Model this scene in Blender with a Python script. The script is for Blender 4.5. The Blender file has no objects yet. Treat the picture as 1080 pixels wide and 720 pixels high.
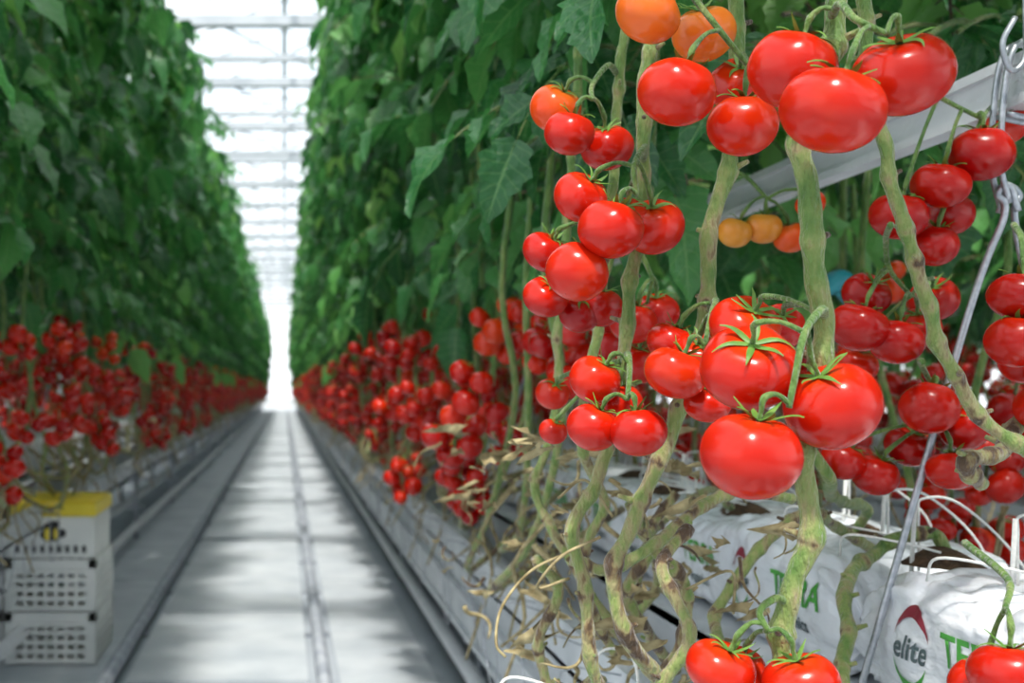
import bpy, math, random, bmesh
import numpy as np
from mathutils import Vector, Matrix, noise
random.seed(7)
R=random.random
def U(a,b): return random.uniform(a,b)
scn=bpy.context.scene
try:
    scn.view_settings.view_transform='Standard'
except Exception: pass

# ------------------------------------------------------------------ mesh builder
class MB:
    def __init__(s): s.v=[];s.f=[];s.m=[];s.c=[];s.s=[];s.n=0
    def add(s,v,f,mat=0,col=None,smooth=True):
        v=np.asarray(v,np.float32).reshape(-1,3); f=np.asarray(f,np.int32).reshape(-1,4)
        s.v.append(v); s.f.append(f+s.n); s.m.append(np.full(len(f),mat,dtype=np.int32))
        s.s.append(np.full(len(f),smooth,dtype=bool))
        if col is None: col=np.zeros((len(v),4),np.float32)
        else:
            col=np.asarray(col,np.float32)
            if col.ndim==1: col=np.tile(col,(len(v),1))
        s.c.append(col); s.n+=len(v)
    def box(s,x0,x1,y0,y1,z0,z1,mat=0,col=None):
        v=[(x0,y0,z0),(x1,y0,z0),(x1,y1,z0),(x0,y1,z0),(x0,y0,z1),(x1,y0,z1),(x1,y1,z1),(x0,y1,z1)]
        f=[(0,3,2,1),(4,5,6,7),(0,1,5,4),(1,2,6,5),(2,3,7,6),(3,0,4,7)]
        s.add(v,f,mat,col,False)
    def mesh(s,name,mats):
        v=np.concatenate(s.v);f=np.concatenate(s.f);m=np.concatenate(s.m);c=np.concatenate(s.c);sm=np.concatenate(s.s)
        me=bpy.data.meshes.new(name)
        me.vertices.add(len(v)); me.vertices.foreach_set('co',v.astype(np.float32).ravel())
        me.loops.add(len(f)*4); me.polygons.add(len(f))
        me.polygons.foreach_set('loop_start',np.arange(0,len(f)*4,4,dtype=np.int32))
        me.loops.foreach_set('vertex_index',f.astype(np.int32).ravel())
        me.update(calc_edges=True)
        me.polygons.foreach_set('material_index',m)
        me.polygons.foreach_set('use_smooth',sm)
        a=me.attributes.new('var','FLOAT_COLOR','POINT')
        a.data.foreach_set('color',c.astype(np.float32).ravel())
        for x in mats: me.materials.append(x)
        me.update()
        s.v=s.f=s.m=s.c=s.s=None
        return me
    def obj(s,name,mats,parent=None):
        return mkobj(name,s.mesh(name,mats),parent)
def mkobj(name,me,parent=None,loc=(0,0,0),rz=0,coll=None):
    o=bpy.data.objects.new(name,me); (coll or scn.collection).objects.link(o)
    o.location=loc; o.rotation_euler=(0,0,rz)
    if parent: o.parent=parent
    return o
def empty(name,loc=(0,0,0),coll=None):
    o=bpy.data.objects.new(name,None); (coll or scn.collection).objects.link(o); o.location=loc; o.empty_display_size=.1
    return o

def smoothpath(P,step=4):
    P=[np.array(p,float) for p in P]
    if len(P)<3: return np.array(P)
    Q=[2*P[0]-P[1]]+P+[2*P[-1]-P[-2]]
    out=[]
    for i in range(1,len(Q)-2):
        a,b,c,d=Q[i-1],Q[i],Q[i+1],Q[i+2]
        for k in range(step):
            t=k/step
            out.append(.5*((2*b)+(-a+c)*t+(2*a-5*b+4*c-d)*t*t+(-a+3*b-3*c+d)*t**3))
    out.append(P[-1])
    return np.array(out)
def tube(mb,P,r,sides=6,mat=0,col=None,step=4,smooth=True,cap=True):
    P=smoothpath(P,step) if smooth else np.array(P,float)
    n=len(P)
    if np.isscalar(r): rr=np.full(n,r)
    else: rr=np.interp(np.linspace(0,1,n),np.linspace(0,1,len(r)),r)
    T=np.gradient(P,axis=0); T/= (np.linalg.norm(T,axis=1)[:,None]+1e-9)
    up=np.array([0,0,1.]) if abs(T[0][2])<.9 else np.array([0,1.,0])
    N=np.cross(T[0],up); N/=np.linalg.norm(N)
    ang=np.linspace(0,2*math.pi,sides,endpoint=False)
    V=[]
    for i in range(n):
        N=N-T[i]*N.dot(T[i]); N/= (np.linalg.norm(N)+1e-9)
        B=np.cross(T[i],N)
        V.append(P[i]+rr[i]*(np.cos(ang)[:,None]*N+np.sin(ang)[:,None]*B))
    if cap: V=[P[0]+(V[0]-P[0])*.05]+V+[P[-1]+(V[-1]-P[-1])*.05]
    V=np.array(V); m=len(V)
    F=[]
    for i in range(m-1):
        for j in range(sides):
            k=(j+1)%sides
            F.append((i*sides+j,i*sides+k,(i+1)*sides+k,(i+1)*sides+j))
    if callable(col):
        L=np.linspace(0,1,m); c=np.repeat(np.array([col(t) for t in L]),sides,axis=0)
    elif col is not None and np.ndim(col)==2:
        cc=np.array(col); cc=np.concatenate([cc[:1],cc,cc[-1:]]) if cap else cc
        c=np.repeat(cc,sides,axis=0)
    else: c=col
    mb.add(V.reshape(-1,3),F,mat,c)
def stem(mb,P,r0,r1=None,mat=0,base=0.,top=0.,nodes=.075,sides=14):
    if r1 is None: r1=r0
    Q=smoothpath(P,14)
    seg=np.linalg.norm(np.diff(Q,axis=0),axis=1); s=np.concatenate([[0],np.cumsum(seg)])
    tot=s[-1]; n=max(10,int(tot/.004)); t=np.linspace(0,tot,n)
    Q=np.stack([np.interp(t,s,Q[:,i]) for i in range(3)],1)
    pos=[]; q=U(.2,1)*nodes
    while q<tot: pos.append(q); q+=nodes*U(.7,1.4)
    g1=np.zeros(n); g2=np.zeros(n); dk=np.zeros(n); kx=np.zeros(n); ky=np.zeros(n)
    for q in pos:
        a=U(.6,1.3); g1+=a*np.exp(-((t-q)/.008)**2); b=np.exp(-((t-q)/.022)**2)
        kx+=b*U(-.7,.7)*r0; ky+=b*U(-.6,.6)*r0; dk+=U(.05,.4)*np.exp(-((t-q-.004)/.0045)**2)
    rr=np.interp(t,[0,tot],[r0,r1])*(1+.32*g1)*(1+.05*np.sin(t*90+q*50)+.04*np.sin(t*210))
    Q[:,0]+=kx; Q[:,1]+=ky
    tt=t/tot
    col=np.stack([top+(base-top)*tt+dk,np.full(n,.5),tt,np.ones(n)],1)
    tube(mb,Q,rr,sides,mat,col,smooth=False)
    for q in pos:
        j=min(n-2,int(q/tot*n)); a=R()*6.28
        dirv=np.array([math.cos(a),math.sin(a)*.8,.35])
        p=Q[j]+dirv*rr[j]*.5; l=U(.6,1.6)
        tube(mb,[p,p+dirv*r0*.9*l,p+dirv*r0*1.5*l],[r0*.5,r0*.36,r0*.3],7,mat,(U(.4,1.1),R(),.5,1),step=2)

# ------------------------------------------------------------------ materials
def newmat(name):
    m=bpy.data.materials.new(name); m.use_nodes=True
    nt=m.node_tree; b=nt.nodes['Principled BSDF']; return m,nt,b
def ramp(nt,stops,fac):
    r=nt.nodes.new('ShaderNodeValToRGB'); e=r.color_ramp.elements
    while len(e)<len(stops): e.new(.5)
    for i,(p,c) in enumerate(stops): e[i].position=p; e[i].color=(*c,1)
    nt.links.new(fac,r.inputs[0]); return r.outputs[0]
def pm(name,c1,c2,scale=5,rough=.6,bump=0.,bscale=None,metal=0.,spec=.5,stretch=None):
    m,nt,b=newmat(name)
    tc=nt.nodes.new('ShaderNodeTexCoord'); src=tc.outputs['Object']
    if stretch:
        mp=nt.nodes.new('ShaderNodeMapping'); mp.inputs['Scale'].default_value=stretch
        nt.links.new(src,mp.inputs[0]); src=mp.outputs[0]
    n=nt.nodes.new('ShaderNodeTexNoise'); n.inputs['Scale'].default_value=scale; n.inputs['Detail'].default_value=3
    nt.links.new(src,n.inputs[0])
    nt.links.new(ramp(nt,[(.3,c1),(.7,c2)],n.outputs[0]),b.inputs['Base Color'])
    b.inputs['Roughness'].default_value=rough; b.inputs['Metallic'].default_value=metal
    b.inputs['Specular IOR Level'].default_value=spec
    if bump:
        n2=nt.nodes.new('ShaderNodeTexNoise'); n2.inputs['Scale'].default_value=bscale or scale*4; n2.inputs['Detail'].default_value=3
        nt.links.new(src,n2.inputs[0])
        bp=nt.nodes.new('ShaderNodeBump'); bp.inputs['Strength'].default_value=bump; bp.inputs['Distance'].default_value=.01
        nt.links.new(n2.outputs[0],bp.inputs['Height']); nt.links.new(bp.outputs[0],b.inputs['Normal'])
    return m
def math_(nt,op,a,b=None,c=None):
    n=nt.nodes.new('ShaderNodeMath'); n.operation=op
    for i,x in enumerate((a,b,c)):
        if x is None: continue
        if isinstance(x,(int,float)): n.inputs[i].default_value=x
        else: nt.links.new(x,n.inputs[i])
    return n.outputs[0]
def attr(nt):
    a=nt.nodes.new('ShaderNodeAttribute'); a.attribute_name='var'
    s=nt.nodes.new('ShaderNodeSeparateColor'); nt.links.new(a.outputs['Color'],s.inputs[0]); return s.outputs

def leaf_mat():
    m,nt,b=newmat('tomato_leaf'); r,g,bl=attr(nt)[:3]
    col=ramp(nt,[(0,(.014,.080,.028)),(.4,(.034,.165,.046)),(.75,(.075,.28,.065)),(1,(.20,.44,.10))],r)
    ax=math_(nt,'ABSOLUTE',math_(nt,'SUBTRACT',g,.5))
    mid=math_(nt,'LESS_THAN',ax,.03)
    sec=math_(nt,'SINE',math_(nt,'MULTIPLY',math_(nt,'SUBTRACT',bl,math_(nt,'MULTIPLY',ax,.35)),48))
    sec=math_(nt,'GREATER_THAN',sec,.86)
    vein=math_(nt,'MAXIMUM',mid,math_(nt,'MULTIPLY',sec,.5))
    mix=nt.nodes.new('ShaderNodeMix'); mix.data_type='RGBA'
    nt.links.new(math_(nt,'MULTIPLY',vein,.45),mix.inputs[0]); nt.links.new(col,mix.inputs[6]); mix.inputs[7].default_value=(.18,.38,.12,1)
    nt.links.new(mix.outputs[2],b.inputs['Base Color'])
    b.inputs['Roughness'].default_value=.36; b.inputs['Specular IOR Level'].default_value=.65
    tc=nt.nodes.new('ShaderNodeTexCoord'); n2=nt.nodes.new('ShaderNodeTexNoise'); n2.inputs['Scale'].default_value=55; n2.inputs['Detail'].default_value=2
    nt.links.new(tc.outputs['Object'],n2.inputs[0])
    bp=nt.nodes.new('ShaderNodeBump'); bp.inputs['Strength'].default_value=.7; bp.inputs['Distance'].default_value=.012
    nt.links.new(n2.outputs[0],bp.inputs['Height']); nt.links.new(bp.outputs[0],b.inputs['Normal'])
    tr=nt.nodes.new('ShaderNodeBsdfTranslucent')
    hs=nt.nodes.new('ShaderNodeHueSaturation'); hs.inputs['Value'].default_value=2.0; hs.inputs['Hue'].default_value=.485
    nt.links.new(mix.outputs[2],hs.inputs['Color']); nt.links.new(hs.outputs[0],tr.inputs['Color'])
    ms=nt.nodes.new('ShaderNodeMixShader'); ms.inputs[0].default_value=.35
    nt.links.new(b.outputs[0],ms.inputs[1]); nt.links.new(tr.outputs[0],ms.inputs[2])
    nt.links.new(ms.outputs[0],nt.nodes['Material Output'].inputs['Surface'])
    return m
def tomato_mat():
    m,nt,b=newmat('tomato_skin'); r,g,bl=attr(nt)[:3]
    tc=nt.nodes.new('ShaderNodeTexCoord')
    n=nt.nodes.new('ShaderNodeTexNoise'); n.inputs['Scale'].default_value=22; n.inputs['Detail'].default_value=2
    nt.links.new(tc.outputs['Object'],n.inputs[0])
    rip_shade=math_(nt,'ADD',r,math_(nt,'MULTIPLY',math_(nt,'SUBTRACT',n.outputs[0],.5),.18))
    rip_shade=math_(nt,'ADD',rip_shade,math_(nt,'MULTIPLY',math_(nt,'SUBTRACT',bl,.5),.05))
    rip_shade=math_(nt,'SUBTRACT',rip_shade,math_(nt,'MULTIPLY',math_(nt,'POWER',g,5),.18))
    col=ramp(nt,[(0,(.22,.36,.05)),(.25,(.55,.36,.04)),(.5,(.74,.19,.02)),(.70,(.70,.060,.004)),(.86,(.56,.013,.002)),(1.,(.34,.002,.002))],rip_shade)  # ripeness ramp; its darkest red also puts canopy shade into the fruit colour
    nt.links.new(col,b.inputs['Base Color'])
    n3=nt.nodes.new('ShaderNodeTexNoise'); n3.inputs['Scale'].default_value=60; n3.inputs['Detail'].default_value=4
    nt.links.new(tc.outputs['Object'],n3.inputs[0])
    nt.links.new(math_(nt,'ADD',.12,math_(nt,'MULTIPLY',n3.outputs[0],.18)),b.inputs['Roughness'])
    b.inputs['Specular IOR Level'].default_value=.40
    return m
def stem_mat():
    m,nt,b=newmat('tomato_stem'); r,g,bl=attr(nt)[:3]
    tc=nt.nodes.new('ShaderNodeTexCoord')
    n=nt.nodes.new('ShaderNodeTexNoise'); n.inputs['Scale'].default_value=70; n.inputs['Detail'].default_value=6
    mp=nt.nodes.new('ShaderNodeMapping'); mp.inputs['Scale'].default_value=(1,1,.4)
    nt.links.new(tc.outputs['Object'],mp.inputs[0]); nt.links.new(mp.outputs[0],n.inputs[0])
    f=math_(nt,'ADD',r,math_(nt,'MULTIPLY',math_(nt,'SUBTRACT',n.outputs[0],.46),1.8))
    col=ramp(nt,[(0,(.055,.14,.018)),(.3,(.11,.21,.035)),(.6,(.22,.28,.075)),(.8,(.30,.27,.12)),(.93,(.17,.11,.045)),(1,(.08,.045,.02))],f)
    nt.links.new(col,b.inputs['Base Color']); b.inputs['Roughness'].default_value=.55
    b.inputs['Sheen Weight'].default_value=.35; b.inputs['Sheen Roughness'].default_value=.4
    n2=nt.nodes.new('ShaderNodeTexNoise'); n2.inputs['Scale'].default_value=220; n2.inputs['Detail'].default_value=4
    nt.links.new(mp.outputs[0],n2.inputs[0])
    bp=nt.nodes.new('ShaderNodeBump'); bp.inputs['Strength'].default_value=1.; bp.inputs['Distance'].default_value=.006
    nt.links.new(n2.outputs[0],bp.inputs['Height']); nt.links.new(bp.outputs[0],b.inputs['Normal'])
    return m
def glass_mat(name,white):
    m,nt,b=newmat(name)
    b.inputs['Base Color'].default_value=(.93,.96,1,1); b.inputs['Roughness'].default_value=.4
    t=nt.nodes.new('ShaderNodeBsdfTransparent'); ms=nt.nodes.new('ShaderNodeMixShader')
    tc=nt.nodes.new('ShaderNodeTexCoord'); n=nt.nodes.new('ShaderNodeTexNoise'); n.inputs['Scale'].default_value=1.3; n.inputs['Detail'].default_value=3
    nt.links.new(tc.outputs['Object'],n.inputs[0])
    f=math_(nt,'ADD',white-.1,math_(nt,'MULTIPLY',n.outputs[0],.2))
    nt.links.new(f,ms.inputs[0]); nt.links.new(t.outputs[0],ms.inputs[1]); nt.links.new(b.outputs[0],ms.inputs[2])
    nt.links.new(ms.outputs[0],nt.nodes['Material Output'].inputs['Surface'])
    return m
M_leaf=leaf_mat(); M_tom=tomato_mat(); M_stem=stem_mat()
M_sepal=pm('tomato_sepal',(.07,.18,.022),(.16,.30,.05),60,.5)
M_glass=glass_mat('whitewashed_glass',.20)
M_alu=pm('roof_aluminium',(.36,.40,.44),(.48,.52,.56),3,.5,metal=.2)
M_white=pm('white_painted_steel',(.60,.63,.66),(.74,.76,.78),9,.4,.15,60)
M_gut=pm('gutter_white',(.46,.50,.54),(.64,.67,.70),7,.45,.2,40)
M_steel=pm('galvanised_steel',(.33,.36,.40),(.50,.53,.57),120,.35,metal=.7)
M_rail=pm('rail_pipe',(.22,.25,.29),(.36,.39,.43),12,.45,metal=.2)
M_floor=pm('ground_cover',(.30,.34,.38),(.38,.42,.46),2.2,.7,.1,60,spec=.3)
M_panel=pm('path_panel',(.38,.425,.465),(.52,.56,.59),4.5,.5,.06,60,spec=.4)
M_film=pm('white_bag_film',(.70,.75,.82),(.86,.89,.93),6,.22,.8,34,stretch=(1,.4,1))
M_coir=pm('coir',(.03,.018,.01),(.12,.07,.035),60,.95,1.,90)
M_crate=pm('crate_plastic',(.70,.72,.70),(.82,.83,.80),8,.5)
M_yel=pm('yellow_lid',(.80,.62,.03),(.88,.70,.05),8,.45)
M_black=pm('black_print',(.015,.015,.02),(.03,.03,.035),20,.5)
M_green=pm('green_print',(.05,.30,.04),(.09,.40,.07),20,.5)
M_dark=pm('grey_print',(.06,.10,.11),(.10,.14,.15),20,.5)
M_red=pm('maroon_print',(.22,.02,.04),(.32,.04,.06),20,.5)
M_twine=pm('white_twine',(.62,.64,.62),(.78,.78,.75),200,.7)
M_dry=pm('dry_vine',(.16,.12,.05),(.44,.37,.20),60,.8)
M_blue=pm('blue_clip',(.01,.18,.22),(.02,.26,.30),20,.4)

# ------------------------------------------------------------------ leaf templates
def leaflet(nu=4,nv=11,seed=0,lobes=4.0):
    rs=np.random.RandomState(seed)
    V=[];C=[]
    ph=rs.rand()*6; cur=rs.uniform(.05,.40); fold=rs.uniform(.25,.7); tw=rs.uniform(-.5,.5)
    for i in range(nv+1):
        t=i/nv
        w=.29*max(math.sin(math.pi*min(1,max(.0,t*.97+.015))**.72),0)**.85
        saw=(t*lobes)%1.0
        w*=.74+.42*saw if 0.08<t<.93 else 1
        w=max(w,.004)
        for j in range(nu+1):
            s=j/nu*2-1
            z=fold*abs(s)*w-cur*t*t+.045*math.sin(t*11+ph+s*1.5)*abs(s)+tw*s*w*t
            V.append((s*w,t-.10*abs(s)*w*3*(1-t),z)); C.append((0,j/nu,t,1))
    F=[]
    for i in range(nv):
        for j in range(nu):
            a=i*(nu+1)+j; F.append((a,a+1,a+nu+2,a+nu+1))
    return np.array(V),np.array(F),np.array(C)
LFH=[leaflet(4,12,i,3.6+.5*(i%3)) for i in range(6)]
LFL=[leaflet(2,7,i,3.4) for i in range(6)]
def compound(seed,LF,hi):
    rnd=random.Random(seed); mb=MB()
    drp=rnd.uniform(.45,.95)
    def p(t): return np.array([t*(1-.18*t),.06*math.sin(t*3+seed),.16*t-drp*.75*t*t])
    ts=np.linspace(0,1,9 if hi else 5)
    tube(mb,[p(t) for t in ts],[.016,.012,.008],4 if hi else 3,1,(.1,.5,.5,1),smooth=False,cap=False)
    def put(t,sd,size,ang):
        P=p(t); T=p(min(1,t+.02))-p(t-.02); T/=np.linalg.norm(T)
        S=np.array([-T[1],T[0],0]); S/=np.linalg.norm(S)
        d=T*math.cos(ang)+S*sd*math.sin(ang)+np.array([0,0,-rnd.uniform(.1,.65)]); d/=np.linalg.norm(d)
        n=np.cross(T,S); n=n if n[2]>0 else -n
        n=n+np.array([rnd.uniform(-.3,.5),rnd.uniform(-.3,.3),0]); n=n-d*n.dot(d); n/=np.linalg.norm(n)
        s=np.cross(d,n)
        v,f,c=rnd.choice(LF)
        o=P+d*.15*size
        W=o+size*(v[:,0:1]*s*rnd.uniform(.9,1.15)+v[:,1:2]*d+v[:,2:3]*n)
        mb.add(W,f,0,c)
        if hi: tube(mb,[P,o+d*size*.1],[.007,.004],3,1,(.1,.5,.5,1),smooth=False,cap=False)
    put(1,0,rnd.uniform(.38,.46),0)
    for t,sz in ((.36,.28),(.60,.35),(.82,.34)):
        for sd in (-1,1): put(t+rnd.uniform(-.04,.04),sd,sz*rnd.uniform(.8,1.15),rnd.uniform(.8,1.2))
    if hi:
        for t in (.48,.72): put(t,rnd.choice((-1,1)),.15,1.2)
    return np.concatenate(mb.v),np.concatenate(mb.f),np.concatenate(mb.m),np.concatenate(mb.c)
CLH=[compound(i,LFH,True) for i in range(6)]
CLL=[compound(i,LFL,False) for i in range(6)]
def rotm(az,tilt,roll):
    return np.array(Matrix.Rotation(az,3,'Z')@Matrix.Rotation(tilt,3,'Y')@Matrix.Rotation(roll,3,'X'))
def place_leaf(mb,p,az,L,tilt,roll,CL):
    v,f,m,c=random.choice(CL)
    W=((v*L)@rotm(az,tilt,roll).T+np.array(p)).astype(np.float32)
    c=c.copy(); c[:,0]=min(1,max(0,random.gauss(.45,.26)))
    n0=mb.n
    mb.v.append(W); mb.f.append((f+n0).astype(np.int32)); mb.m.append(m); mb.c.append(c); mb.s.append(np.full(len(f),True)); mb.n+=len(W)

# ------------------------------------------------------------------ tomato
def surf(q,lob,ph,az,top=.20,h=.80):
    rad=math.sin(q)*(1+lob*math.cos(5*az+ph)*math.exp(-((q-.7)/.7)**2))
    z=h*math.cos(q)-top*math.exp(-(q/.42)**2)
    return rad,z
def tomato(mb,c,rad,axis,ripe_shade=1.,hi=True,mt=0,ms=1):
    ns,nr=(28,18) if hi else (10,7)
    lob=U(.015,.06); ph=R()*6.28; h=U(.80,.92)
    a=Vector(axis).normalized()
    M=np.array((a.to_track_quat('Z','Y').to_matrix()@Matrix.Rotation(R()*6.28,3,'Z')))
    V=[];C=[];rv=R()
    for i in range(nr+1):
        q=.02+(math.pi-.04)*i/nr
        for j in range(ns):
            az=2*math.pi*j/ns
            r_,z=surf(q,lob,ph,az,.2,h)
            V.append((r_*math.cos(az),r_*math.sin(az),z)); C.append((ripe_shade,1-i/nr,rv,1))
    F=[]
    for i in range(nr):
        for j in range(ns):
            k=(j+1)%ns; F.append((i*ns+j,(i+1)*ns+j,(i+1)*ns+k,i*ns+k))
    c=np.array(c)
    mb.add((np.array(V)*rad)@M.T+c,F,mt,C)
    nsep=6 if hi else 4
    nt=7 if hi else 2
    ks=((-1,.0),(0,.03),(1,.0)) if hi else ((-1,0),(1,.0))
    for s in range(nsep):
        az=2*math.pi*(s+U(-.2,.2))/nsep; ln=U(.6,.95); lift=U(.0,.5); bend=U(-.4,.4)
        V=[]
        for i in range(nt+1):
            t=i/nt; rr=.04+t*ln*.85
            q=math.asin(min(.98,rr)); _,z=surf(q,lob,ph,az,.2,h)
            z+=.03+lift*t*t
            aa=az+bend*t*t
            w=.068*(math.sin(math.pi*(.25+.75*t)))+.005
            for k,e in ks:
                V.append((rr*math.cos(aa)-k*w*math.sin(aa),rr*math.sin(aa)+k*w*math.cos(aa),z+e))
        F=[];W=len(ks)
        for i in range(nt):
            for k in range(W-1):
                b=i*W+k; F.append((b,b+1,b+W+1,b+W))
        mb.add((np.array(V)*rad)@M.T+c,F,ms,(.3,R(),.5,1))
def far_truss(mb,p,n,hi=False,ripe_shade=1.):
    p=np.array(p); ln=.02*n
    dx,dy=U(-.02,.02),U(-.03,.03)
    pts=[p+np.array([dx*t*2,dy*t*2,-ln*t]) for t in (0,.5,1)]
    tube(mb,pts,.0035,3,2,(.2,.5,.5,1),smooth=False,cap=False)
    a0=R()*6.28
    for i in range(n):
        t=(i+.6)/n; b=p+np.array([dx*t*2,dy*t*2,-ln*t]); a=a0+i*2.5
        rd=U(.023,.034); o=np.array([math.cos(a),math.sin(a),-.25])*rd*U(1.0,1.35)
        c=b+o-np.array([0,0,.012])
        ax=np.array([-o[0]*.5,-o[1]*.5,rd*U(.6,1.4)])
        tomato(mb,c,rd,ax,min(1.04,max(0,ripe_shade+U(-.1,.06))),hi)

# ------------------------------------------------------------------ plant row segments (2 m)
def foliage_seg(name,seed,n,CL,filt=None):
    random.seed(seed); mb=MB(); k=0
    while k<n:
        sd=random.choice((-1,1)); y=U(-1,1); z=1.34+2.1*R()
        t=(z-1.3)/2.1
        face=.47+.165*t+.08*math.sin(y*6.28+seed+z*1.7)
        x=sd*(face-.25-U(0,.22))
        k+=1
        if filt and not filt(x,y,z): continue
        az=(0 if sd>0 else math.pi)+random.gauss(0,.8)
        place_leaf(mb,(x,y,z),az,U(.23,.38),U(-.45,.35),U(-.4,.4),CL)
    for i in range(8):
        sd=1 if i%2 else -1; y=-1+.25*i+U(0,.1); x=sd*U(.26,.36)
        if filt and not filt(x,y,1.5): continue
        tube(mb,[(x,y,1.25),(x+U(-.03,.03),y+U(-.03,.03),2),(x+U(-.03,.03),y,2.7),(x,y,3.4)],.008,5,1,(.15,.5,.5,1),step=2)
    return mb.mesh(name,[M_leaf,M_stem])
def fruit_seg(name,seed,filt=None,n=46):
    random.seed(seed); mb=MB()
    for i in range(n):
        sd=-1 if i%2 else 1; y=-1+2*((i//2+R())/(n//2)); z=U(.77,1.32); x=sd*U(.30,.50)
        if filt and not filt(x,y,z): continue
        rp_shade=U(.90,1.0) if (z<1.2 or R()<.5) else U(.72,.95)  # row fruit kept deeper red: shade under the leaves put into its colour
        far_truss(mb,(x,y,z),random.choice((4,5,6)),False,rp_shade)
    return mb.mesh(name,[M_tom,M_sepal,M_stem])
def stem_seg(name,seed,filt=None):
    random.seed(seed); mb=MB()
    for i in range(14):
        sd=1 if i%2 else -1; y=-1+2*i/14+U(0,.1); x=sd*U(.30,.42)
        if filt and not filt(x,y,1.): continue
        a=.3*random.choice((-1,1))
        P=[(x,y,1.45),(x+U(-.03,.03),y+U(-.02,.02),1.2),(x+U(-.03,.03),y+a*.1,1.0),(x+U(-.02,.03)*sd,y+a*.4,.82),(x+sd*U(-.02,.06),y+a*.7,.70),(x+sd*U(-.02,.04),y+a*1.2,.62+U(-.05,.1)),(sd*.16,y+a*1.5,.76)]
        tube(mb,P,[.007,.0075,.008,.008],6,0,lambda q:(.1+.75*q,R(),q,1),step=3)
        if R()<.7:
            tube(mb,[(x,y,.8),(x+sd*.05,y+.1,.7),(x+sd*.02,y+.15,.6),(x+sd*.07,y+.2,.5+U(-.1,.05))],.004,4,1,step=3)
        for q in range(3):
            xx=x+U(-.05,.05); yy=y+U(-.1,.1); zz=U(.6,.85)
            tube(mb,[(xx,yy,zz),(xx+U(-.05,.05),yy+U(-.06,.06),zz-.04),(xx+U(-.05,.05),yy+U(-.08,.08),zz-.12)],.003,3,1,step=2)
    return mb.mesh(name,[M_stem,M_dry,M_twine])
FS=[foliage_seg('foliage_a',11,500,CLL),foliage_seg('foliage_b',12,500,CLL)]
RS=[fruit_seg('fruit_a',21),fruit_seg('fruit_b',22)]
SS=[stem_seg('bare_stems_a',31),stem_seg('bare_stems_b',32)]
PITCH=2.13; X0=.85; YEND=54
def RX(k): return .84+PITCH*k+(.08 if k<0 else 0)
random.seed(5)
rowc=bpy.data.collections.new('tomato_plants')
rroot=empty('tomato_plant_row',(0,0,0),rowc)
y=1.
while y<51.5:
    for nm,S in (('foliage',FS),('fruit',RS),('bare_stems',SS)):
        mkobj(nm,random.choice(S),rroot,(0,y,0),random.choice((0,math.pi)),rowc)
    y+=2
def plant_row(x,y0):
    e=empty('tomato_plant_row',(x,y0,0)); e.instance_type='COLLECTION'; e.instance_collection=rowc
    return e
plant_row(.85,2.7)
for k in (-2,-1,1,2):
    plant_row(RX(k), 2.2 if k<0 else .9)
rowN=empty('tomato_plant_row',(.84,1.7,0))
def ffol(x,y,z):
    Y=y+1.7
    if x<.16: return z>1.95 if Y<1.75 else (z>1.40)
    return z>1.42
mkobj('foliage',foliage_seg('foliage_near',41,640,CLH,ffol),rowN)
def ffr(x,y,z):
    Y=y+1.7
    if x<0: return Y>1.95 and z>.88
    return Y>1.7
mkobj('fruit',fruit_seg('fruit_near',42,ffr,46),rowN)
mkobj('bare_stems',stem_seg('bare_stems_near',43,lambda x,y,z:(y+1.7>1.75)),rowN)

# ------------------------------------------------------------------ near stems
random.seed(99)
ns=MB()
def st(P,r,b=.3,t=.1,**k): stem(ns,P,r*.82,None,0,b,t,**k)
st([(.475,1.03,1.75),(.472,1.02,1.5),(.470,1.01,1.336),(.448,1.0,1.25),(.440,1.0,1.208),(.4424,1.0,1.168),(.4464,1.0,1.104),(.456,1.0,1.052),(.453,1.0,1.016),(.440,1.0,.952),(.4416,1.0,.88),(.428,1.0,.832),(.424,1.0,.776),(.418,1.0,.736),(.44,1.05,.66),(.52,1.15,.60)],.0108,.5,.15,nodes=.075)
st([(.462,1.2,1.75),(.46,1.2,1.394),(.456,1.2,1.278),(.448,1.2,1.235),(.432,1.2,1.154),(.425,1.2,1.067),(.403,1.2,.981),(.374,1.2,.914),(.350,1.2,.856),(.336,1.2,.818),(.341,1.2,.760),(.384,1.22,.702),(.46,1.3,.63)],.0095,.8,.2,nodes=.055)
st([(.40,1.25,1.75),(.39,1.25,1.43),(.38,1.25,1.35),(.376,1.25,1.28),(.38,1.25,1.21),(.368,1.25,1.12),(.358,1.25,1.04),(.35,1.25,.97),(.33,1.25,.91),(.30,1.25,.85),(.315,1.25,.80),(.33,1.25,.69),(.40,1.35,.62)],.0085,.75,.15,nodes=.055)
st([(.395,1.36,1.8),(.389,1.35,1.443),(.383,1.35,1.378),(.378,1.35,1.313),(.374,1.35,1.22),(.36,1.36,1.08),(.345,1.38,.95),(.38,1.42,.86),(.36,1.45,.78),(.42,1.5,.66)],.007,.75,.15)
st([(.575,1.2,1.7),(.580,1.19,1.40),(.594,1.19,1.29),(.608,1.19,1.233),(.622,1.19,1.152),(.651,1.19,1.067),(.6745,1.19,1.0095),(.703,1.19,.967),(.75,1.19,.9335),(.82,1.2,.90)],.0082,.65,.3,nodes=.045)
st([(.42,1.65,1.6),(.40,1.65,1.3),(.385,1.65,1.12),(.37,1.62,.96),(.34,1.6,.86),(.37,1.55,.78),(.44,1.5,.66)],.0075,.7,.1)
st([(.4095,1.31,.8215),(.443,1.31,.7795),(.436,1.31,.7165),(.407,1.31,.669),(.43,1.35,.6)],.0085,.75,.65,nodes=.035)
st([(.315,1.31,.811),(.357,1.31,.80),(.41,1.31,.827),(.462,1.33,.8635),(.525,1.36,.8845),(.60,1.40,.87)],.008,.7,.65,nodes=.035)
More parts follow.
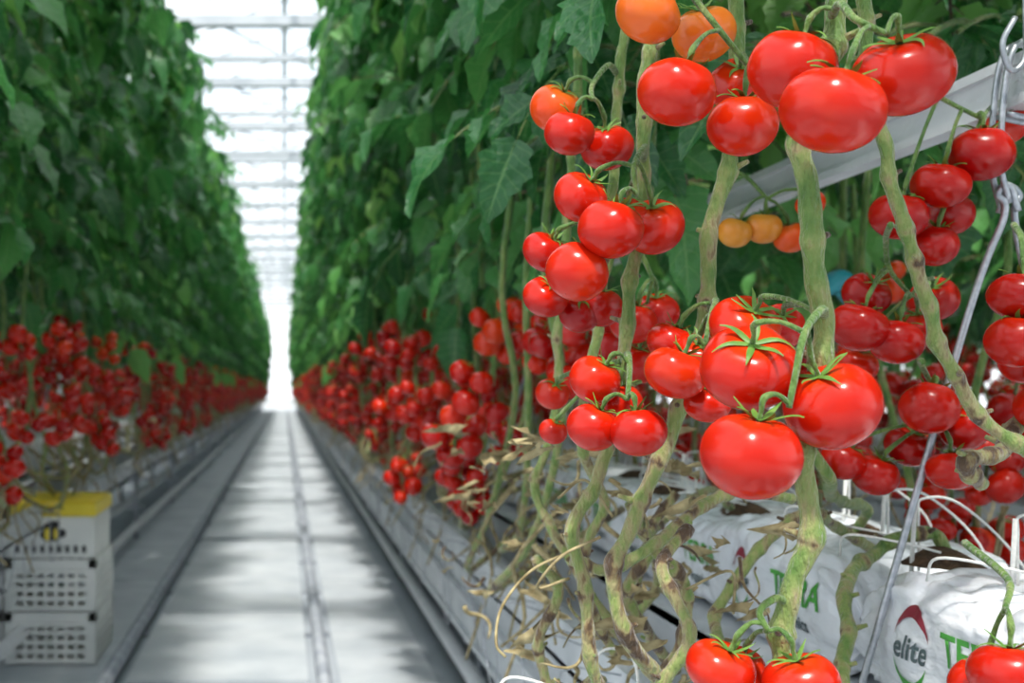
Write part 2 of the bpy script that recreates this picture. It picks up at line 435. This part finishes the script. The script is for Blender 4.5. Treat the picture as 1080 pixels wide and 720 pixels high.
st([(.53,1.45,.68),(.552,1.5,.724),(.60,1.5,.796),(.66,1.5,.844),(.72,1.55,.82),(.80,1.6,.78)],.0085,.65,.55,nodes=.045)
st([(.83,1.5,.775),(.822,1.5,.815),(.78,1.5,.812),(.74,1.49,.79),(.70,1.46,.775),(.672,1.42,.745),(.652,1.38,.692),(.62,1.32,.62)],.0098,.5,.35,nodes=.045)
st([(.80,1.28,.965),(.76,1.25,.935),(.70,1.22,.925),(.735,1.25,.90)],.010,.85,.65,nodes=.03)
st([(.84,1.75,.775),(.83,1.7,.83),(.76,1.6,.845),(.69,1.5,.87),(.655,1.42,.89),(.62,1.4,.93)],.0085,.4,.4)
st([(.80,2.1,.78),(.72,2.0,.83),(.62,1.9,.80),(.55,1.8,.76),(.5,1.7,.68)],.008,.7,.6,nodes=.05)
st([(.42,1.45,.86),(.46,1.5,.80),(.44,1.52,.74),(.48,1.55,.68),(.53,1.6,.62)],.0085,.75,.65,nodes=.035)
st([(.30,1.4,.80),(.33,1.42,.76),(.31,1.43,.70),(.33,1.45,.62),(.38,1.5,.56)],.0075,.75,.65,nodes=.035)
st([(.36,1.15,.70),(.39,1.15,.76),(.375,1.18,.82),(.41,1.2,.86)],.007,.75,.65,nodes=.035)
st([(.50,1.7,.66),(.52,1.65,.74),(.49,1.6,.80),(.53,1.6,.86)],.0075,.75,.65,nodes=.035)
for P in ([(.315,1.31,.82),(.27,1.3,.80),(.235,1.28,.765),(.225,1.26,.73),(.235,1.26,.715)],
          [(.30,1.25,.80),(.26,1.22,.795),(.28,1.2,.83),(.32,1.2,.85)],
          [(.36,1.3,.86),(.33,1.3,.90),(.30,1.3,.88)],
          [(.44,1.3,.78),(.49,1.3,.80),(.50,1.32,.75)],):
    tube(ns,P,.0017,5,1,step=6)
for i in range(60):
    y=U(1.25,2.6); x=U(.30,.62); z=U(.62,.92); rad=U(.005,.014); a0=U(0,6.28); q=U(.4,.9)
    ax=np.array([U(-1,1),U(-1,1),U(-1.4,.1)]); ax/=np.linalg.norm(ax)
    u=np.cross(ax,[0,0,1]); u/=np.linalg.norm(u)+1e-6; w=np.cross(ax,u)
    P=[]
    for k in range(8):
        t=k/7; g=rad*t*1.6
        P.append(np.array([x,y,z])+ax*t*.09*q+u*g*math.cos(a0+t*5)+w*g*math.sin(a0+t*5))
    r_=U(.0015,.005)
    tube(ns,P,[r_,r_*.8,r_*.4],5,1 if R()<.75 else 0,(.85,R(),.5,1),step=2)
for i in range(60):
    y=U(1.22,2.4); x=U(.30,.62); z=U(.64,.95)
    v,f,c=random.choice(LFH); Mx=rotm(U(0,6.28),U(.9,1.9),U(-.6,.6)); s_=U(.03,.07)
    vv=v.copy(); vv[:,2]=vv[:,2]*2.2+.10*np.sin(v[:,1]*14)*np.abs(v[:,0])*6; vv[:,0]*=.6
    ns.add((vv*s_)@Mx.T+np.array([x,y,z]),f,1)
ns.obj('tomato_vine_stems',[M_stem,M_dry,M_twine])

# ------------------------------------------------------------------ near trusses
random.seed(2024)
def truss(attach,node,fr,name='tomato_cluster'):
    mb=MB()
    A=np.array(attach,float); N=[np.array(n,float) for n in node]
    path=smoothpath([A]+N,8)
    tube(mb,path,[.0038,.0032,.0025],7,2,(.15,.5,.5,1),smooth=False)
    for f in fr:
        c=np.array(f[:3]); r=f[3]; rp_shade=f[4] if len(f)>4 else .93
        if len(f)>5: ax=np.array(f[5],float)
        else:
            d=np.linalg.norm(path-c,axis=1); q=path[int(np.argmin(d))]
            ax=(q-c)/np.linalg.norm(q-c)*.7+np.array([0,-.15,.75])
        ax/=np.linalg.norm(ax)
        tomato(mb,c,r,ax,rp_shade-U(0,.06),True)
        s=c+ax*r*.60; out=c+ax*r*1.2
        d=np.linalg.norm(path-out,axis=1); q=path[int(np.argmin(d))]
        mid=(out+q)/2+np.array([0,0,.005])
        tube(mb,[s,c+ax*r*.9,out,mid,q],[.0026,.0019,.0031,.0020,.0024],7,2,(.1,.5,.5,1),step=5)
    return mb.obj(name,[M_tom,M_sepal,M_stem])
truss((.462,1.0,1.315),[(.455,.97,1.315),(.455,.945,1.295),(.475,.935,1.28)],
  [(.428,1.0,1.270,.036,.9),(.430,.93,1.219,.040,.90),(.501,.96,1.255,.039,.90)])
truss((.40,1.24,1.40),[(.385,1.16,1.40),(.38,1.11,1.37),(.40,1.09,1.33),(.43,1.10,1.30)],
  [(.337,1.1,1.348,.031,.66),(.407,1.15,1.345,.030,.6),(.354,1.07,1.268,.035,.9),(.425,1.1,1.245,.032,.93),(.449,1.175,1.301,.028,.93)])
truss((.378,1.35,1.36),[(.36,1.32,1.36),(.335,1.29,1.33),(.33,1.27,1.31)],
  [(.302,1.32,1.312,.029,.72),(.305,1.27,1.274,.027,.9),(.354,1.3,1.265,.029,.97)])
truss((.378,1.25,1.24),[(.365,1.2,1.245),(.345,1.17,1.22),(.345,1.16,1.19)],
  [(.300,1.2,1.194,.028,.96),(.316,1.15,1.155,.0315),(.380,1.22,1.167,.031),(.350,1.22,1.172,.027)])
truss((.366,1.26,1.18),[(.34,1.22,1.18),(.32,1.2,1.16),(.315,1.2,1.12)],
  [(.290,1.175,1.116,.0315),(.286,1.3,1.150,.026,.95),(.281,1.275,1.099,.025),(.324,1.3,1.083,.023,1),(.347,1.3,1.090,.024,1)])
truss((.40,1.4,1.17),[(.42,1.4,1.16),(.435,1.4,1.13)],
  [(.412,1.4,1.078,.028,1),(.449,1.43,1.092,.027,1),(.43,1.44,1.03,.028,1)])
truss((.355,1.24,1.03),[(.345,1.19,1.035),(.335,1.15,1.015),(.33,1.14,.99)],
  [(.308,1.175,1.009,.026),(.299,1.15,.963,.0255),(.336,1.125,.9595,.027),(.338,1.2,.986,.025),(.297,1.31,.953,.016),(.311,1.375,.9945,.02)])
truss((.427,1.19,1.08),[(.415,1.14,1.085),(.40,1.11,1.07),(.39,1.1,1.04)],
  [(.363,1.1,1.015,.029),(.384,1.175,1.045,.025),(.4,1.12,.9865,.022),(.400,1.15,1.032,.025)])
truss((.456,1.0,1.06),[(.44,.97,1.065),(.415,.945,1.045),(.405,.94,1.01),(.40,.94,.985)],
  [(.392,1.0,1.018,.040,.9,(-.15,-.65,.72)),(.427,1.1,1.057,.033,.95),(.374,.95,.947,.0395,.88,(.15,-.2,1)),(.451,.975,.986,.0385,.93,(-.5,-.2,.9)),(.480,1.15,1.060,.024,1)])
truss((.424,1.0,.82),[(.41,.99,.825),(.395,.985,.815),(.40,.98,.80)],
  [(.368,1.0,.764,.029,.93),(.425,.975,.758,.031,.93),(.395,1.03,.755,.024)])
truss((.62,1.08,.86),[(.61,1.0,.84),(.59,.97,.82)],
  [(.581,.95,.772,.031,.93),(.588,1.0,.750,.026,.9)])
truss((.66,1.3,1.36),[(.70,1.33,1.35),(.75,1.35,1.33),(.80,1.36,1.31)],
  [(.794,1.35,1.268,.035,1),(.747,1.35,1.232,.032,1),(.784,1.4,1.207,.029,1),(.700,1.35,1.197,.032,1),(.7535,1.375,1.167,.027,1),(.874,1.44,1.322,.028)])
truss((.665,1.3,1.18),[(.69,1.36,1.17),(.71,1.39,1.14),(.74,1.4,1.11)],
  [(.6655,1.375,1.0715,.034,1),(.707,1.44,1.115,.029,1),(.7095,1.375,1.055,.031,1),(.822,1.5,1.114,.030,1),(.70,1.45,1.03,.026),(.775,1.45,1.075,.027)])
truss((.80,1.3,1.18),[(.79,1.27,1.16),(.785,1.26,1.12)],
  [(.775,1.25,1.098,.031,.98),(.765,1.24,1.05,.030,.98),(.80,1.25,.98,.028),(.815,1.3,1.03,.029)])
truss((.70,1.3,1.03),[(.73,1.36,1.03),(.76,1.39,1.0),(.77,1.4,.96)],
  [(.748,1.375,.978,.033,1),(.759,1.44,.931,.029,1),(.804,1.4,.955,.029,1),(.7755,1.375,.9065,.029,1),(.713,1.43,.8965,.028,1),(.673,1.43,.914,.026,1)])
truss((.60,1.62,1.30),[(.63,1.62,1.29),(.66,1.62,1.26)],
  [(.6175,1.625,1.2145,.023,.42),(.6565,1.625,1.221,.025,.5),(.695,1.625,1.208,.024,.7),(.71,1.6,1.25,.02,.8)])
# ------------------------------------------------------------------ gutters, beams, hangers
def gutter(x,y0,full,skirt):
    e=empty('growing_gutter',(x,y0,0)); L=YEND-y0
    mb=MB()
    mb.box(-.34,.34,0,L,.500,.510)
    for s in (-1,1):
        a,b=sorted((s*.34,s*.328)); mb.box(a,b,0,L,.500,.575)
        a,b=sorted((s*.34,s*.310)); mb.box(a,b,0,L,.575,.583)
        a,b=sorted((s*.20,s*.188)); mb.box(a,b,0,L,.510,.62)
        a,b=sorted((s*.26,s*.25)); mb.box(a,b,0,L,.510,.545)
        if skirt:
            a,b=sorted((s*.315,s*.312)); mb.box(a,b,0,L,.30,.50)
            a,b=sorted((s*.325,s*.305)); mb.box(a,b,0,L,.285,.30)
            a,b=sorted((s*.335,s*.312)); mb.box(a,b,0,L,.40,.412)
    mb.box(-.20,.20,0,L,.612,.620)
    mb.obj('tray',[M_gut],e)
    st_=MB(); y=.7
    while y<(L if full else 12):
        for s in (-1,1):
            tube(st_,[(s*.22,y,0.0),(s*.22,y,.5)],.016,8,0,smooth=False)
        st_.box(-.3,.3,y-.02,y+.02,.47,.50)
        st_.box(-.27,.27,y-.02,y+.02,.20,.225)
        y+=2.5
    for s in (-1,1):
        tube(st_,[(s*.17,0,.25),(s*.17,L,.25)],.024,10,1,smooth=False)
        tube(st_,[(s*.27,0,.13),(s*.27,L,.13)],.024,10,1,smooth=False)
    st_.obj('stand',[M_steel,M_white],e)
    if full:
        w=MB(); y=.15
        while y<14:
            for s in (-1,1):
                o=s*.34; q=s*(.43+.015*math.sin(y*9))
                tube(w,[(o,y,.58),(q,y,.60),(q,y+.02,.47),(q,y+.08,.43),(q,y+.14,.47),(q,y+.16,.58),(o,y+.16,.575)],.0014,4,0,step=3)
            y+=.30
        w.obj('stem_hooks',[M_steel],e)
    b=MB()
    b.box(.010,.050,0,L,1.333,1.380)
    b.box(.002,.010,0,L,1.374,1.386); b.box(.002,.010,0,L,1.327,1.339)
    b.obj('support_bar',[M_white],e)
    if full:
        h=MB(); y=1.39-y0
        while y<0.1: y+=2.5
        while y<20:
            def P(*a): return [(p[0]-.84,y+p[1],p[2]) for p in a]
            for dy in (0,.018):
                tube(h,P((.838,-.02+dy,1.215),(.822,-.03+dy,1.26),(.826,-.03+dy,1.34),(.838,-.03+dy,1.392),(.87,-.02+dy,1.402),(.903,dy-.02,1.39),(.903,dy-.02,1.34),(.88,dy-.02,1.312),(.835,dy-.02,1.318)),.0036,8,0,step=5)
            tube(h,P((.826,-.05,1.42),(.812,-.05,1.39),(.822,-.05,1.36),(.838,-.05,1.38),(.838,-.05,1.46),(.842,-.05,1.9),(.845,-.05,2.8),(.85,-.05,4.9)),.0034,8,0,step=6)
            tube(h,P((.848,-.02,1.205),(.838,-.02,1.235),(.824,-.02,1.225),(.832,-.02,1.20),(.80,-.005,1.09),(.69,.01,.68),(.665,.01,.60),(.655,.01,.575)),.0042,8,0,step=6)
            tube(h,P((.832,-.01,1.205),(.842,-.01,1.235),(.856,-.01,1.225),(.85,-.01,1.20),(.88,.0,1.09),(.995,.01,.68),(1.02,.01,.60)),.0042,8,0,step=6)
            y+=2.5
        h.obj('wire_hangers',[M_steel],e)
    return e
for k in (-2,-1,0,1,2):
    gutter(RX(k), 2.2 if k<0 else .55, k in (-1,0), k>=0)

# ------------------------------------------------------------------ grow bags
def bag_pt(L,t,a,sd):
    ca,sa=math.cos(a),math.sin(a); n=.42
    cx=math.copysign(abs(ca)**n,ca); cz=math.copysign(abs(sa)**n,sa)
    e=abs(2*t-1); end=1-e**14*.55
    endw=1-e**10*.12
    y=(t-.5)*L
    hw=.132*endw; hh=.085*end*(1+.05*math.sin(y*9+sd))
    x=cx*hw; z=cz*hh
    wr=.0045*noise.noise((x*16+sd,y*13,z*14))+.0040*noise.noise((x*40,y*26+sd,z*34))
    # creases: ridged noise, strongest along the top edge
    cr=abs(noise.noise((x*24+5,y*18+sd*3,z*20)))
    wr-=.006*max(0,.18-cr)/.18*(.4+.6*abs(sa))
    pull=e**6*.009*math.sin(a*13+sd*2+y*8)
    g=wr+pull
    return (x+ca*g, y, z-.085*(1-end)*.6+ (sa*g*1.4)+(.006*math.sin(y*17+sd) if sa>0.3 else 0))
def bag_mesh(L,nl,nr,sd):
    mb=MB(); V=[]
    for i in range(nl+1):
        for j in range(nr): V.append(bag_pt(L,i/nl,2*math.pi*j/nr,sd))
    F=[]
    for i in range(nl):
        for j in range(nr):
            k=(j+1)%nr; F.append((i*nr+j,(i+1)*nr+j,(i+1)*nr+k,i*nr+k))
    mb.add(V,F,0)
    for i in (0,nl):
        r=np.array(V[i*nr:(i+1)*nr]); c=r.mean(axis=0)
        s=-1 if i==0 else 1
        rings=[r]+[c+(r-c)*np.array([q,1,q*.6])+np.array([0,s*o,0]) for q,o in ((.96,.006),(.9,.012),(.6,.014),(.02,.014))]
        W=np.concatenate(rings); G=[]
        for a in range(len(rings)-1):
            for j in range(nr):
                k=(j+1)%nr
                G.append((a*nr+j,(a+1)*nr+j,(a+1)*nr+k,a*nr+k) if s>0 else (a*nr+j,a*nr+k,(a+1)*nr+k,(a+1)*nr+j))
        mb.add(W,G,0)
    return mb
def sw(o,bag):
    s=o.modifiers.new('sw','SHRINKWRAP'); s.target=bag; s.wrap_method='PROJECT'; s.use_project_z=True; s.use_negative_direction=True; s.use_positive_direction=True; s.wrap_mode='ABOVE_SURFACE'; s.offset=.0016
def text(body,size,y,z,bag,mat,name,bx,shear=0,wrap=True):
    c=bpy.data.curves.new(name,'FONT'); c.body=body; c.size=size; c.align_x='CENTER'; c.align_y='CENTER'; c.offset=size*.02; c.shear=shear; c.resolution_u=4
    o=bpy.data.objects.new(name,c); scn.collection.objects.link(o)
    dg=bpy.context.evaluated_depsgraph_get(); me=bpy.data.meshes.new_from_object(o.evaluated_get(dg))
    bpy.data.objects.remove(o)
    me.materials.clear(); me.materials.append(mat)
    bm=bmesh.new(); bm.from_mesh(me)
    for _ in range(3):
        es=[e for e in bm.edges if e.calc_length()>.008]
        if not es: break
        bmesh.ops.subdivide_edges(bm,edges=es,cuts=1)
        bmesh.ops.triangulate(bm,faces=bm.faces[:])
    bm.to_mesh(me); bm.free()
    t=mkobj(name,me,bag,(bx,y,z)); t.rotation_euler=(math.pi/2,0,-math.pi/2)
    if wrap: sw(t,bag)
    return t
def ring_mesh(ry,rz,w,a0,a1,mat,bag,y,z,name):
    V=[];n=30
    for i in range(n+1):
        a=a0+(a1-a0)*i/n
        for q in (1-w*(math.sin(math.pi*i/n)),1): V.append((q*ry*math.cos(a),q*rz*math.sin(a),0))
    F=[(2*i,2*i+1,2*i+3,2*i+2) for i in range(n)]
    mb=MB(); mb.add(V,F,0); o=mb.obj(name,[mat],bag); o.location=(-.150,y,z); o.rotation_euler=(math.pi/2,0,-math.pi/2)
    sw(o,bag)
for i,yc in enumerate((1.0,2.01,3.02)):
    bag=bag_mesh(.97,150,72,i*3.1+.7).obj('grow_bag',[M_film])
    bag.location=(.84,yc,.705)
    for dy in (.20,-.22,) if i==0 else (.02,-.36,.40):
        text('TERRA',.050,dy,.014,bag,M_green,'print_terra',-.150)
        text('organics',.026,dy,-.028,bag,M_dark,'print_small',-.150)
    for dy in (.34,-.02) if i==0 else (.22,-.17):
        text('elite',.038,dy,.0,bag,M_dark,'print_elite',-.150,.2)
        ring_mesh(.036,.050,.28,.25,2.9,M_red,bag,dy,0,'print_arc_top')
        ring_mesh(.036,.050,.28,3.4,6.0,M_green,bag,dy,0,'print_arc_bottom')
far_bag=bag_mesh(.97,16,16,2.2).mesh('grow_bag_far',[M_film])
bagc=bpy.data.collections.new('grow_bags')
broot=empty('grow_bag_row',(0,0,0),bagc)
y=0
while y<50: mkobj('bag',far_bag,broot,(0,y,0),0,bagc); y+=1.01
for k in (-2,-1,0,1,2):
    o=empty('grow_bag_row',(RX(k), 4.03 if k==0 else (2.75 if k<0 else 1.1),.705)); o.instance_type='COLLECTION'; o.instance_collection=bagc
random.seed(3)
X0=.84
cm=MB()
for y in (1.49,1.25,1.75,2.1,2.5,2.9):
    x=X0+U(-.03,.03); V=[];n=20
    for i in range(8):
        q=i/7
        for j in range(n):
            a=6.283*j/n; r=(.052*(1-q)+.002)*(1+.15*math.sin(3*a+y*7)); V.append((x+r*math.cos(a)*.8,y+r*math.sin(a),.778+.022*math.sin(q*1.57)+.003*R()))
    F=[(i*n+j,i*n+(j+1)%n,(i+1)*n+(j+1)%n,(i+1)*n+j) for i in range(7) for j in range(n)]
    cm.add(V,F,0)
cm.obj('coir_plugs',[M_coir])
dm=MB()
tube(dm,[(X0+.20,.7,.655),(X0+.20,20,.655)],.010,8,1,smooth=False)
for y in (1.3,1.5,1.62,1.85,2.1,2.3,2.6,2.9,3.2,3.6):
    x=X0+U(-.05,.05)
    tube(dm,[(x,y,.77),(x,y,.84),(x+.01,y+.01,.86),(x+.08,y+.05,.85),(x+.16,y+.06,.78),(X0+.2,y+.08,.665)],.0018,6,0,step=6)
    tube(dm,[(x-.02,y-.02,.77),(x-.015,y-.02,.86)],.003,6,0,smooth=False)
    tube(dm,[(x-.1,y,.79),(x-.11,y-.04,.82),(x-.06,y-.07,.815),(x,y-.05,.80)],.0016,6,0,step=6)
dm.obj('drip_irrigation_line',[M_twine,M_black])
wm=MB()
tube(wm,[(.24,1.25,.66),(.225,1.25,.675),(.235,1.25,.695),(.27,1.25,.69),(.34,1.26,.66),(.42,1.28,.66),(.50,1.3,.58)],.0018,6,0,step=6)
tube(wm,[(.36,1.35,.60),(.34,1.35,.64),(.36,1.35,.70),(.40,1.36,.69),(.42,1.37,.62),(.50,1.4,.58)],.0018,6,0,step=6)
wm.obj('stem_support_wire',[M_twine])
bm_=MB()
tube(bm_,[(.90,1.98,1.16),(.93,1.99,1.18),(.97,2.0,1.15),(1.0,2.0,1.12)],[.01,.022,.024,.008],10,0,step=4)
bm_.obj('plant_clip',[M_blue])

# ------------------------------------------------------------------ floor, rails, panels
mb=MB(); mb.box(-6.7,6.7,-8,56.5,-.1,0); mb.obj('floor',[M_floor])
def rails(xc,name='pipe_rail_track'):
    m=MB()
    for s in (-1,1):
        x=xc+s*.355
        tube(m,[(x,.3,.055),(x,YEND-1,.055)],.0255,14,0,smooth=False)
        y=.8
        while y<30:
            m.box(x-.05,x+.05,y-.03,y+.03,.0,.012,0); m.box(x-.008,x+.008,y-.02,y+.02,.012,.035,0); y+=1.0
    m.obj(name,[M_rail])
for k in (-1,0,1): rails(-.225+PITCH*k)
pn=MB(); y=.2; i=0
while y<53:
    dz=.006*math.sin(i*2.3)
    pn.box(-.53,.08,y,y+1.210,0.0,.026+dz,0); y+=1.25; i+=1
for x0,x1 in ((-1.10,-.64),(.19,.52)):
    y=.2;i=0
    while y<53:
        pn.box(x0,x1,y,y+2.96,0.0,.008+.002*math.sin(i*3.1),0); y+=3.0; i+=1
o=pn.obj('path_panels',[M_panel])

# ------------------------------------------------------------------ crates and hive box
def crate(x0,x1,y0,y1,z0,z1,parent,name):
    m=MB(); t=.008; H=z1-z0
    m.box(x0+.01,x1-.01,y0+.01,y1-.01,z0,z0+.012)
    m.box(x0,x1,y0,y0+.016,z1-.035,z1); m.box(x0,x1,y1-.016,y1,z1-.035,z1)
    m.box(x0,x0+.016,y0,y1,z1-.035,z1); m.box(x1-.016,x1,y0,y1,z1-.035,z1)
    for a in (x0,x1-.03):
        for b in (y0,y1-.03): m.box(a,a+.03,b,b+.03,z0,z1)
    nb=9
    for i in range(1,nb):
        x=x0+(x1-x0)*i/nb
        for yy in (y0+.003,y1-.003-t): m.box(x-.006,x+.006,yy,yy+t,z0,z1-.02)
        y=y0+(y1-y0)*i/nb
        for xx in (x0+.003,x1-.003-t): m.box(xx,xx+t,y-.006,y+.006,z0,z1-.02)
    for q in (.02,.2,.38,.56,.72):
        z=z0+H*q
        for yy in (y0+.001,y1-.001-t): m.box(x0,x1,yy,yy+t,z,z+.016)
        for xx in (x0+.001,x1-.001-t): m.box(xx,xx+t,y0,y1,z,z+.016)
    o=m.obj(name,[M_crate],parent); b=o.modifiers.new('b','BEVEL'); b.width=.002; b.segments=1
    return o
def stack(x,y,n,h=.19,z=.012):
    e=empty('crate_stack',(x,y,z))
    for i in range(n): crate(-.165,.165,0,.42,i*h,(i+1)*h-.004,e,'crate_%d'%(i+1))
stack(-.84,4.25,2); stack(-1.20,4.35,2,.175)
e=empty('bumblebee_hive_box',(-.84,4.25,.012+.38))
m=MB(); m.box(-.155,.155,.01,.40,0,.150,0); o=m.obj('carton',[M_crate],e); b=o.modifiers.new('b','BEVEL'); b.width=.004; b.segments=2
m=MB(); m.box(-.162,.162,.003,.41,.150,.198,0); m.box(-.15,.15,.015,.395,.198,.205,0); o=m.obj('lid',[M_yel],e); b=o.modifiers.new('b','BEVEL'); b.width=.005; b.segments=2
m=MB()
for cx in np.linspace(-.12,.12,9):
    m.box(cx-.007,cx+.007,.006,.011,.02,.045,0)
def disc(cx,cz,rx,rz,mat,yy,rot=0):
    V=[]; n=20
    for q in (.02,1):
        for j in range(n):
            a=6.283*j/n; dx=q*rx*math.cos(a); dz=q*rz*math.sin(a)
            V.append((cx+dx*math.cos(rot)-dz*math.sin(rot),yy,cz+dx*math.sin(rot)+dz*math.cos(rot)))
    m.add(V,[(j,(j+1)%n,n+(j+1)%n,n+j) for j in range(n)],mat)
disc(0,.085,.040,.024,0,.0085); disc(.040,.090,.016,.016,0,.0082); disc(-.012,.085,.011,.023,1,.0078); disc(.018,.087,.007,.021,1,.0078)
disc(-.005,.117,.028,.013,0,.0080,.5); disc(.018,.115,.022,.011,0,.0080,1.0)
for cx in (-.02,0,.02): m.box(cx-.002,cx+.002,.0078,.0085,.052,.07,0)
m.obj('bee_print',[M_black,M_yel],e)
for (s,z,b_) in ((.02,.182,'bumblebees'),(.016,.163,'live insects')):
    t=text(b_,s,.0,z,e,M_black,'lid_print',0,0,False); t.location=(0,.0015,z); t.rotation_euler=(math.pi/2,0,0)

# ------------------------------------------------------------------ greenhouse shell
ZG=5.0; SP=4.5; XS=[-6.75,-2.25,2.25]; XW=6.75
g=MB(); a=MB()
for x in XS:
    xm=x+SP/2
    for p,q in (((x,ZG),(xm,ZG+.95)),((xm,ZG+.95),(x+SP,ZG))):
        g.add([(p[0],-8,p[1]),(q[0],-8,q[1]),(q[0],56.5,q[1]),(p[0],56.5,p[1])],[(0,1,2,3)],0,None,False)
    a.box(x-.07,x+.07,-8,56.5,ZG-.12,ZG-.01); a.box(xm-.03,xm+.03,-8,56.5,ZG+.90,ZG+.97)
a.box(XW-.07,XW+.07,-8,56.5,ZG-.12,ZG-.01)
def bar(mb,p,q,w):
    tube(mb,[p,q],w,4,0,smooth=False,cap=False)
y=-7.5;i=0
while y<56:
    for x in XS:
        xm=x+SP/2
        bar(a,(x,y,ZG),(xm,y,ZG+.93),.018); bar(a,(xm,y,ZG+.93),(x+SP,y,ZG),.018)
        if i%2==0:
            a.box(x,x+SP,y-.06,y+.06,ZG-.18,ZG-.07); a.box(x,x+SP,y-.03,y+.03,ZG-.55,ZG-.49)
            for j in range(6):
                x0=x+SP*j/6; bar(a,(x0,y,ZG-.5 if j%2 else ZG-.12),(x0+SP/6,y,ZG-.12 if j%2 else ZG-.5),.016)
    if i%4==0:
        for x in (-XW,-2.35,1.9,XW): a.box(x-.04,x+.04,y-.04,y+.04,0,ZG)
    y+=1.25;i+=1
g.obj('ceiling',[M_glass]); a.obj('roof_truss_frame',[M_alu])
def wall(name,p,q,gable=None,solid=False):
    w=MB(); p=np.array(p,float);q=np.array(q,float); gm=1 if solid else 0
    w.add([(p[0],p[1],.5),(q[0],q[1],.5),(q[0],q[1],ZG),(p[0],p[1],ZG)],[(0,1,2,3)],gm,None,False)
    if gable:
        for x in XS: w.add([(x,p[1],ZG),(x+SP/2,p[1],ZG+.001),(x+SP,p[1],ZG),(x+SP/2,p[1],ZG+.95)],[(0,1,2,3)],gm,None,False)
    n=int(np.linalg.norm(q-p)/1.5)
    w.add([(p[0],p[1],0),(q[0],q[1],0),(q[0],q[1],.5),(p[0],p[1],.5)],[(0,1,2,3)],1,None,False)
    for i in range(n+1):
        c=p+(q-p)*i/n; w.box(c[0]-.03,c[0]+.03,c[1]-.03,c[1]+.03,0,ZG,1)
    for z in (.5,2,3.5,ZG):
        x0,x1=sorted((p[0],q[0]));y0,y1=sorted((p[1],q[1])); w.box(x0-.02,x1+.02,y0-.02,y1+.02,z-.03,z+.03,1)
    w.obj(name,[M_glass,M_white])
wall('wall_back',(-XW,56.5),(XW,56.5),True); wall('wall_front',(-XW,-8),(XW,-8),True,True)  # unseen front wall made solid to cut fill and reflections from behind the camera
wall('wall_left',(-XW,-8),(-XW,56.5)); wall('wall_right',(XW,-8),(XW,56.5))

# ------------------------------------------------------------------ light
w=bpy.data.worlds.new('World'); scn.world=w; w.use_nodes=True
nt=w.node_tree; bg=nt.nodes['Background']
tc=nt.nodes.new('ShaderNodeTexCoord'); n=nt.nodes.new('ShaderNodeTexNoise'); n.inputs['Scale'].default_value=2.5; n.inputs['Detail'].default_value=4
nt.links.new(tc.outputs['Generated'],n.inputs[0])
nt.links.new(ramp(nt,[(.35,(.80,.90,1.)),(.65,(1,1,1))],n.outputs[0]),bg.inputs[0])
bg.inputs[1].default_value=2.1
s=bpy.data.lights.new('sun','SUN'); s.energy=7.0; s.angle=math.radians(4.0); s.color=(1,.95,.88)
so=bpy.data.objects.new('sun',s); scn.collection.objects.link(so)
so.rotation_euler=Vector((.10,.60,-1.0)).to_track_quat('-Z','Y').to_euler()

# ------------------------------------------------------------------ camera
cd=bpy.data.cameras.new('camera'); cam=bpy.data.objects.new('camera',cd); scn.collection.objects.link(cam)
cam.location=(0,0,1.0); cam.rotation_euler=(math.pi/2,0,0)
cd.sensor_width=36; cd.lens=36*1250/1080; cd.shift_x=240/1080; cd.shift_y=50/1080
cd.clip_start=.05; cd.clip_end=300
cd.dof.use_dof=True; cd.dof.focus_distance=1.10; cd.dof.aperture_fstop=6.3
scn.camera=cam
